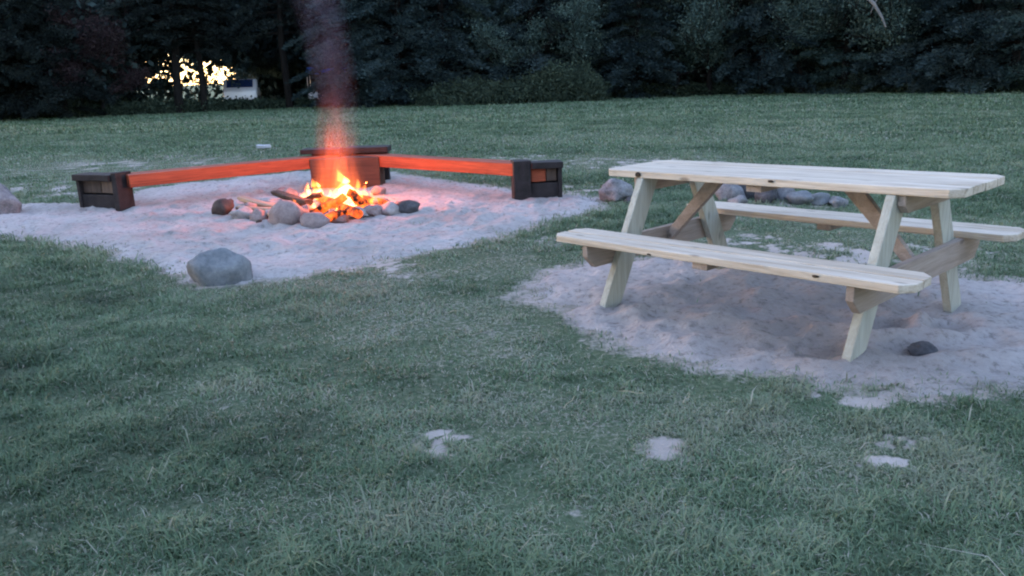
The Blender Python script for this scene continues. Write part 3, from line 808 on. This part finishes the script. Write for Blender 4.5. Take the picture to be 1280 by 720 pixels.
support(pL, aL, math.hypot(pN[0]-pL[0], pN[1]-pL[1]), True, 'charred black timber support at the left end of the fire bench', .22, .07)
pR = at(643, 252); pE = at(704, 249)
aR = math.atan2(pE[1] - pR[1], pE[0] - pR[0])
support(pR, aR, math.hypot(pE[0]-pR[0], pE[1]-pR[1]), False, 'charred black timber support nearest the picnic table', .22, .19)

CORNER = (-2.08, 10.45)
def arm(p0, p1, z0, z1, label, flip):
    v = Vector((p1[0] - p0[0], p1[1] - p0[1])); ln = v.length; a = math.atan2(v.y, v.x)
    T = empty('timber_bench', (p0[0], p0[1], 0), a, label=label, cat='bench', group='fireside bench arms')
    for k, (y0, y1) in enumerate(((-.135, -.003), (.003, .135))):
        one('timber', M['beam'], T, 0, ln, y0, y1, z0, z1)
    return T, a
def stub(TB, loc, rz, x0, x1, D, mat):
    Tb, a = TB; bm = bmesh.new(); bxm(bm, x0, x1, .055, D, .218, .355)
    o = link('timber_end', bm_mesh('timber_end', bm), mat, Tb)
    o.matrix_parent_inverse = (Matrix.Translation(Tb.location) @ Matrix.Rotation(a, 4, 'Z')).inverted()
    o.location = (loc[0], loc[1], -.02); o.rotation_euler = (0, 0, rz)
# timber ends pass through the supports
eL = (pN[0] + .03, pN[1] + .16)
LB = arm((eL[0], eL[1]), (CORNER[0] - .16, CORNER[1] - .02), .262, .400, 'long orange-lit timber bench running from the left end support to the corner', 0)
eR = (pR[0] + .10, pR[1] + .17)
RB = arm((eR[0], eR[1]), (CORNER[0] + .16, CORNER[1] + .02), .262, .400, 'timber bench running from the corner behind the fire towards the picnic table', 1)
WL = math.hypot(pN[0]-pL[0], pN[1]-pL[1]); WR = math.hypot(pE[0]-pR[0], pE[1]-pR[1])
endw = mat_wood('shaded timber end', (.035, .024, .02), (.07, .048, .04), (.12, .085, .065), 2)  # end of the same timber with shade painted into its colour
stub(LB, pL, aL, .055, WL * .52, .18, endw); stub(LB, pL, aL, WL * .54, WL - .075, .18, M['endb'])
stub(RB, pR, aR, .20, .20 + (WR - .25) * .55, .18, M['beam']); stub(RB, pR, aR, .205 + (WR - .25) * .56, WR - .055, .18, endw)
def corner():
    T = empty('bench_support', (CORNER[0], CORNER[1], .02), 0, label='wide charred corner support behind the fire where both benches meet', cat='bench support', group='charred timber supports of the corner bench')
    B = M['black']; brn = mat_wood('dark stained corner timber', (.03, .016, .014), (.06, .03, .022), (.09, .045, .032), 0)
    for nm, x0, x1, y0, y1, z0, z1, rz, mt in (('cap', -.56, -.06, -.17, .13, .40, .46, .02, B), ('cap', .0, .56, -.17, .13, .40, .47, -.03, B),
                                      ('front_block', -.44, -.02, -.36, -.15, 0, .36, .12, brn), ('front_block', .04, .54, -.36, -.15, 0, .37, -.16, brn), ('rear_block', -.5, .5, .16, .3, 0, .40, 0, B)):
        o = one(nm, mt, T, x0, x1, y0, y1, z0, z1); o.rotation_euler.z = rz
corner()

# ------------------------------------------------------------------ stones
def stone(name, x, y, sx, sy, sz, mat, seed, label, rot=0, sink=.18, cat='rock', group=None, rough=.22, tilt=0, z=None, sub=4, cut=None):
    bm = bmesh.new(); bmesh.ops.create_icosphere(bm, subdivisions=sub, radius=1)
    for v in bm.verts:
        p = v.co.copy()
        if p.z < .1: k = min(1.7, 1 / math.sqrt(max(.05, 1 - p.z ** 2))); p.x *= k ** .8; p.y *= k ** .8
        # flatten facets
        for q in range(7):
            rr = random.Random(seed * 13 + q); nrm = Vector((rr.uniform(-1, 1), rr.uniform(-1, 1), rr.uniform(-.6, 1))).normalized(); d = rr.uniform(.66, .9)
            k = p.dot(nrm)
            if k > d: p -= nrm * (k - d) * .88
        p *= 1 + rough * mnoise.fractal(v.co * 1.1 + Vector((seed * 3.3, 0, 0)), 1, 2, 4) + .03 * mnoise.noise(v.co * 6 + Vector((seed, 1, 1)))
        if p.z < -.75: p.z = -.75
        v.co = Vector((p.x * sx, p.y * sy, p.z * sz))
    me = bm_mesh(name, bm)
    if z is None: z = sand_z(x, y)
    o = link(name, me, mat, smooth=True, loc=(x, y, z + sz * (.75 - sink * 1.2)))
    o.rotation_euler = (tilt, 0, rot)
    return tag(o, label, cat, group)
x, y = at(273, 356); stone('boulder', x - .05, y + .15, .235, .19, .20, M['rgrey'], 11, 'big smooth grey boulder at the near edge of the fire pit sand', .1, .36, 'boulder', rough=.10)
x, y = at(-8, 272); stone('boulder', x, y + .12, .24, .20, .21, M['rmot'], 8, 'pale boulder cut off by the left edge of the photo', .5, .25, 'boulder')
x, y = at(772, 252); stone('boulder', x, y + .12, .195, .17, .14, M['rmot'], 12, 'mottled white boulder between the bench end and the picnic table', .3, .15, 'boulder')
x, y = at(786, 253); stone('stone', x + .02, y - .02, .10, .07, .05, M['rdark'], 13, 'small dark stone tucked under the mottled white boulder', .2, .3)
x, y = at(1156, 438); stone('stone', x, y + .02, .068, .06, .045, M['rdark'], 14, 'round dark stone in a hollow of the sand by the table leg', 0, .3)
FR = 'stones and rubble ringing the fire'
ring = [  # u, v(bottom), width px, height px, material, label
    (357, 283, 38, 32, 'rpink', 'largest rounded stone at the front left of the fire'),
    (391, 285, 30, 22, 'rpink', 'second stone at the fire front, beside the largest rounded one'),
    (416, 281, 26, 15, 'rpink', 'flat stone at the middle of the fire front'),
    (441, 277, 28, 15, 'rpale', 'low pale stone at the fire front, right of the middle'),
    (465, 274, 26, 14, 'rpink', 'low stone near the right end of the fire front'),
    (488, 273, 22, 20, 'rpale', 'upright pale stone at the right end of the fire'),
    (508, 271, 24, 18, 'rdark', 'dark round stone, last one to the right of the fire'),
    (277, 273, 22, 22, 'rbrown', 'dark brown upright stone standing apart at the far left of the fire'),
    (301, 276, 24, 15, 'rpale', 'small white stone next to the dark brown upright one'),
    (321, 278, 18, 16, 'rpink', 'small angular stone just left of the largest rounded one'),
    (335, 276, 15, 12, 'rpale', 'little pale stone against the largest rounded one'),
    (352, 245, 16, 10, 'rpink', 'stone at the back left rim of the fire'),
    (478, 262, 18, 12, 'rpink', 'reddish stone behind the right end of the fire front'),
    (373, 262, 20, 14, 'rpink', 'stone wedged behind the largest rounded one'),
    (340, 262, 22, 12, 'rpale', 'pale slab of rubble left of the fire'),
]
for i, (u, v, wp, hp, mt, lb) in enumerate(ring):
    x, y = at(u, v); d = math.hypot(x, y) / FPX
    sx = wp * d / 2 * 1.30; sz = hp * d / 1.95
    stone('stone', x, y + sx * .7, sx, sx * .8, sz, M[mt], 20 + i, lb, random.uniform(-.4, .4), .12, group=FR, sub=3, rough=.3 if i > 0 else .12)
for i, (u, v, wp, hp, lb) in enumerate([(403, 276, 18, 12, 'reddish lump between the stones at the fire front, left of the middle'), (428, 272, 18, 11, 'reddish lump just behind the middle of the fire front'),
        (453, 270, 16, 12, 'small glowing-side stone behind the right part of the fire front'), (382, 272, 16, 13, 'reddish stone between the largest rounded one and the flames'),
        (362, 250, 20, 12, 'reddish broken stone at the upper left of the flames'), (474, 250, 20, 10, 'low stone at the back right of the flames'), (312, 268, 20, 10, 'thin slab lying beside the pale split logs'),
        (498, 266, 14, 12, 'small pale stone between the last two stones on the right')]):
    x, y = at(u, v); d = math.hypot(x, y) / FPX
    stone('stone', x, y + .04, wp * d / 2, wp * d / 2.4, hp * d / 1.6, M['rpink'], 140 + i, lb, i * .8, .15, group=FR, sub=3, rough=.35)
x, y = at(324, 282); stone('stone', x, y, .03, .025, .02, M['rbrown'], 60, 'tiny dark pebble in front of the rubble left of the fire', 0, .2, group=None, sub=2)
# heap of mottled stones seen between table top and far bench
for i, (u, v, wp, hp, mt, lb) in enumerate([
    (915, 252, 34, 22, 'rmot', 'pale stone at the left end of the heap behind the table'),
    (938, 250, 36, 26, 'rdark', 'dark stone, second in the heap behind the table'),
    (962, 256, 34, 22, 'rdark', 'dark low stone in the middle of the heap behind the table'),
    (980, 252, 36, 26, 'rmot', 'mottled pale stone right of the middle of the heap behind the table'),
    (1003, 258, 34, 16, 'rgrey', 'flat grey stone in the heap behind the table'),
    (1028, 258, 30, 14, 'rgrey', 'small grey stone, second from the right end of the heap behind the table'),
    (1052, 260, 26, 12, 'rmot', 'small pale stone at the right end of the heap behind the table'),
    (925, 262, 30, 14, 'rmot', 'low pale stone in front of the heap behind the table')]):
    x, y = at(u, v); d = math.hypot(x, y) / FPX
    stone('stone', x, y + .1, wp * d / 2, wp * d / 2.4, hp * d / 1.6, M[mt], 80 + i, lb, i * .7, .1, group='heap of stones behind the table', sub=3, rough=.3)
# white litter far out on the lawn
def litter():
    x, y = at(330, 187); bm = bmesh.new(); prism(bm, [(-.14, -.05), (.12, -.07), (.14, .04), (-.10, .06)], 0, .05)
    bmesh.ops.subdivide_edges(bm, edges=bm.edges[:], cuts=3, use_grid_fill=True); rough_up(bm, .03, 12)
    tag(link('paper_scrap', bm_mesh('paper_scrap', bm), mat_plain('greyish white scrap', (.45, .45, .48), .7, .2, .2), loc=(x, y, float(gz(x, y)) + .04), rotz=.3), 'small white scrap lying on the grass beyond the bench', 'scrap')
litter()
# dry twigs in the lawn
for i, (u, v, ln, a) in enumerate([(858, 507, .07, .9), (712, 510, .10, 1.0), (790, 497, .12, -.6), (570, 393, .08, 0), (985, 600, .05, .3), (660, 452, .08, .5)]):
    x, y = at(u, v); bm = bmesh.new()
    tube(bm, [(-ln / 2, 0, 0), (-ln / 6, .002, .008), (ln / 5, -.002, .008), (ln / 2, .004, .016)], [.0013, .0015, .0013, .0008], 5)
    tag(link('twig', bm_mesh('twig', bm), M['straw'], loc=(x, y, float(gz(x, y)) + .035), rotz=a),
        ['short pale straw stalk in the grass below the table sand', 'pale twig in the grass left of the table sand tip', 'long dry stalk at the tip of the table sand', 'dry stalk in the grass between fire sand and table sand',
         'short white stalk low in the grass under the near table leg', 'dry twig where grass meets the left tip of the table sand'][i], 'twig', 'dry twigs in the lawn')

# ------------------------------------------------------------------ firewood, flames, smoke
FX, FY = at(427, 262); FZ = sand_z(FX, FY)
def mat_ember():
    t = NT('burning log'); v = t.coord('Object')
    n = t.noise(v, 9, 6, .65); n2 = t.noise(v, 30, 4, .6)
    c = t.ramp(n2, [(.3, lin(.01, .008, .007)), (.7, lin(.07, .05, .04))])
    b = t.bsdf(c, .9, n2, .8, .02, .1)
    e = t.ramp(n, [(.42, lin(0, 0, 0)), (.55, lin(1, .12, .01)), (.72, lin(1, .24, .03))])
    t.l(e, b.inputs['Emission Color']); b.inputs['Emission Strength'].default_value = .22
    return t.m
EM = mat_ember()
def log(name, p0, p1, r0, r1, mat, seed, label, halved=False, group='firewood in the fire'):
    p0 = Vector(p0); p1 = Vector(p1); v = p1 - p0; ln = v.length
    bm = bmesh.new()
    pts = [(-ln / 2 + ln * i / 6, .012 * math.sin(i * 1.3 + seed), .01 * math.cos(i * 1.9 + seed)) for i in range(7)]
    tube(bm, pts, [r0 + (r1 - r0) * i / 6 for i in range(7)], 12, .35, seed)
    if halved:
        for vv in bm.verts:
            if vv.co.z > .25 * r0: vv.co.z = .25 * r0 + (vv.co.z - .25 * r0) * .15
    o = link(name, bm_mesh(name, bm), mat, loc=(p0 + p1) / 2)
    o.rotation_euler = v.to_track_quat('X', 'Z').to_euler()
    return tag(o, label, 'log', group)
def F(u, v, z): x, y = at(u, v, FZ + z); return (x, y, FZ + z)
log('firewood_log', F(388, 268, .05), F(432, 246, .20), .045, .04, EM, 1, 'burning log leaning into the flames from the front left')
log('firewood_log', F(398, 246, .05), F(448, 268, .09), .045, .045, EM, 2, 'burning log lying across the middle of the flames')
log('firewood_log', F(462, 262, .04), F(436, 240, .24), .05, .045, EM, 3, 'thick burning log propped up at the right of the flames')
log('firewood_log', F(408, 272, .05), F(462, 260, .06), .04, .04, EM, 4, 'charred log along the front of the flames')
log('firewood_log', F(372, 254, .05), F(402, 242, .16), .035, .03, M['char'], 5, 'charred stick poking out at the upper left of the flames')
log('firewood_log', F(344, 240, .10), F(385, 252, .10), .05, .05, M['char'], 6, 'split log with dark end at the back left of the fire', True)
log('firewood_log', F(300, 247, .06), F(345, 258, .07), .045, .05, M['split'], 7, 'pale split log with dark end, upper one left of the fire', True, 'split logs left of the fire')
log('firewood_log', F(298, 259, .05), F(340, 262, .07), .045, .04, M['split'], 8, 'pale split log with dark end, lower one left of the fire', True, 'split logs left of the fire')
log('firewood_log', F(318, 262, .03), F(346, 270, .05), .03, .035, M['split'], 9, 'short thin split piece in front of the two pale split logs', True, 'split logs left of the fire')
log('firewood_log', F(444, 246, .06), F(486, 254, .05), .035, .03, EM, 10, 'glowing stick sticking out at the right of the flames')

def mat_flame(name, col, strength, noisy=True):
    t = NT(name)
    e = t.n('ShaderNodeEmission'); e.inputs[0].default_value = lin(*col); e.inputs[1].default_value = strength
    t.l(e.outputs[0], t.out.inputs['Volume'])
    t.m.cycles.homogeneous_volume = True
    return t.m
FY_ = mat_flame('yellow flame', (1.0, .42, .09), 15)
FO_ = mat_flame('orange flame', (1.0, .20, .035), 5.5)
FR_ = mat_flame('red flame', (1.0, .10, .03), 1.1)
fire = empty('campfire_flames', (FX, FY, FZ), 0, label='bright yellow and orange flames burning among the logs', cat='flames')
def tongue(name, x, y, z, r, h, mat, seed, bend=.3, flat=.6):
    rr = random.Random(seed); bm = bmesh.new(); pts = []; rad = []
    n = 12; ph = rr.uniform(0, 6)
    for i in range(n):
        s = i / (n - 1)
        pts.append((x + bend * h * .35 * math.sin(s * 3.2 + ph) * s, y + bend * h * .12 * math.sin(s * 2.5 + ph), z + h * s))
        rad.append(max(.002, r * (math.sin(PI * min(1, s * 1.35 + .22)) ** .8 if s < .55 else (1 - s) ** .9 * 1.25) * (1 + .2 * math.sin(s * 9 + ph))))
    tube(bm, pts, rad, 12, .5, seed)
    return link(name, bm_mesh(name, bm), mat, fire, smooth=True)
def fl(u, v, z=.0):
    x, y = at(u, v, FZ + z); return x - FX, y - FY
for i, (u, v, z, r, h, mt, bd) in enumerate([
        (434, 250, .07, .085, .20, FY_, .3), (388, 252, .06, .030, .16, FY_, .4), (400, 252, .06, .038, .17, FY_, .5), (411, 256, .03, .032, .14, FY_, .9),
        (418, 262, .02, .030, .11, FY_, .8), (404, 266, .02, .028, .10, FY_, .8), (457, 254, .03, .045, .22, FO_, .5), (466, 258, .03, .035, .14, FO_, .6),
        (428, 254, .04, .09, .34, FO_, .4), (396, 254, .04, .07, .24, FO_, .3), (446, 256, .03, .075, .25, FO_, .4), (382, 258, .03, .05, .24, FO_, .5),
        (448, 262, .02, .03, .12, FY_, .6), (376, 256, .02, .03, .12, FO_, .5), (370, 262, .02, .03, .10, FO_, .6), (478, 258, .02, .03, .12, FO_, .6), (452, 266, .01, .025, .08, FY_, .7), (386, 264, .01, .025, .09, FY_, .6), (422, 268, .01, .024, .07, FY_, .9), (440, 262, .01, .03, .10, FY_, .7), (394, 262, .01, .022, .08, FY_, .9)]):
    x, y = fl(u, v); tongue('flame', x, y, z, r, h, mt, 100 + i, bd)
def flame_body():
    t = NT('thin red flame'); tc = t.n('ShaderNodeTexCoord'); sx = t.n('ShaderNodeSeparateXYZ'); t.l(tc.outputs['Object'], sx.inputs[0])
    def mth(op, a, b=None, c=None):
        nd = t.n('ShaderNodeMath', operation=op)
        for i, q in enumerate((a, b, c)):
            if q is None: continue
            if hasattr(q, 'is_output'): t.l(q, nd.inputs[i])
            else: nd.inputs[i].default_value = q
        return nd.outputs[0]
    X_, Y_, Z_ = sx.outputs
    rad = mth('MULTIPLY_ADD', Z_, -.17, .34)
    rr = mth('SQRT', mth('ADD', mth('MULTIPLY', X_, X_), mth('MULTIPLY', Y_, Y_)))
    q = mth('DIVIDE', rr, rad); fall = mth('POWER', mth('MAXIMUM', mth('SUBTRACT', 1, q), 0), 1.3)
    n = t.noise(t.coord('Object', (1, 1, .28)), 11, 4, .6, .5)
    nn = mth('MAXIMUM', mth('MULTIPLY_ADD', n, 6, -2.5), .06)
    vert = mth('MAXIMUM', mth('MULTIPLY_ADD', Z_, -.80, 1.0), 0); vert = mth('POWER', vert, 2.2)
    st = mth('MULTIPLY', mth('MULTIPLY', mth('MULTIPLY', fall, nn), vert), 2.2)
    e = t.n('ShaderNodeEmission'); t.l(t.ramp(vert, [(.15, lin(1, .10, .05)), (.8, lin(1, .17, .03))]), e.inputs[0]); t.l(st, e.inputs[1])
    t.l(e.outputs[0], t.out.inputs['Volume'])
    bm = bmesh.new(); tube(bm, [(0, 0, z) for z in (0, .3, .6, .9, 1.25)], [.36, .32, .28, .24, .19], 18)
    o = link('flame_body', bm_mesh('flame_body', bm), t.m, fire, loc=(-.02, .02, .05)); return o
flame_body()
ll = bpy.data.lights.new('fire_light', 'POINT'); ll.energy = 15; ll.color = (1, .17, .04); ll.shadow_soft_size = .16
lo = bpy.data.objects.new('fire_light', ll); C.objects.link(lo); lo.parent = fire; lo.location = (0, 0, .36)

def smoke():
    t = NT('smoke'); tc = t.n('ShaderNodeTexCoord'); sx = t.n('ShaderNodeSeparateXYZ'); t.l(tc.outputs['Object'], sx.inputs[0])
    def mth(op, a, b=None, c=None):
        nd = t.n('ShaderNodeMath', operation=op)
        for i, q in enumerate((a, b, c)):
            if q is None: continue
            if hasattr(q, 'is_output'): t.l(q, nd.inputs[i])
            else: nd.inputs[i].default_value = q
        return nd.outputs[0]
    # radius grows with height, the centre line wanders
    rad = mth('MULTIPLY_ADD', sx.outputs[2], .035, .22)
    xx = mth('SUBTRACT', sx.outputs[0], mth('MULTIPLY', mth('SINE', mth('MULTIPLY', sx.outputs[2], 1.9)), .07))
    rr = mth('SQRT', mth('ADD', mth('MULTIPLY', xx, xx), mth('MULTIPLY', sx.outputs[1], sx.outputs[1])))
    q = mth('DIVIDE', rr, rad)
    fall = mth('MAXIMUM', mth('SUBTRACT', 1, mth('MULTIPLY', q, q)), 0)
    n = t.noise(t.coord('Object', (1, 1, .35)), 4.5, 3, .6, 1.2)
    nn = mth('MAXIMUM', mth('MULTIPLY_ADD', n, 5.0, -1.7), .12)
    up = mth('MINIMUM', mth('MULTIPLY', sx.outputs[2], 2.2), 1)
    den = mth('MULTIPLY', mth('MULTIPLY', mth('MULTIPLY', fall, nn), .16), up)
    v = t.n('ShaderNodeVolumePrincipled'); v.inputs['Color'].default_value = lin(.60, .66, .95); v.inputs['Anisotropy'].default_value = .1
    t.l(den, v.inputs['Density']); t.l(v.outputs[0], t.out.inputs['Volume'])
    t.m.cycles.volume_sampling = 'MULTIPLE_IMPORTANCE' if hasattr(t.m.cycles, 'volume_sampling') else t.m.cycles.volume_sampling
    bm = bmesh.new(); Hh = 5.2
    tube(bm, [(0, 0, z) for z in (0, 1, 2, 3, 4, Hh)], [.32 + .05 * z for z in (0, 1, 2, 3, 4, Hh)], 20)
    o = link('smoke', bm_mesh('smoke', bm), t.m, loc=(FX - .02, FY + .1, FZ + .22))
    o.rotation_euler = (0, R(-1.2), 0)
    tag(o, 'thin lavender smoke column rising from the campfire', 'smoke', kind='stuff')
smoke()
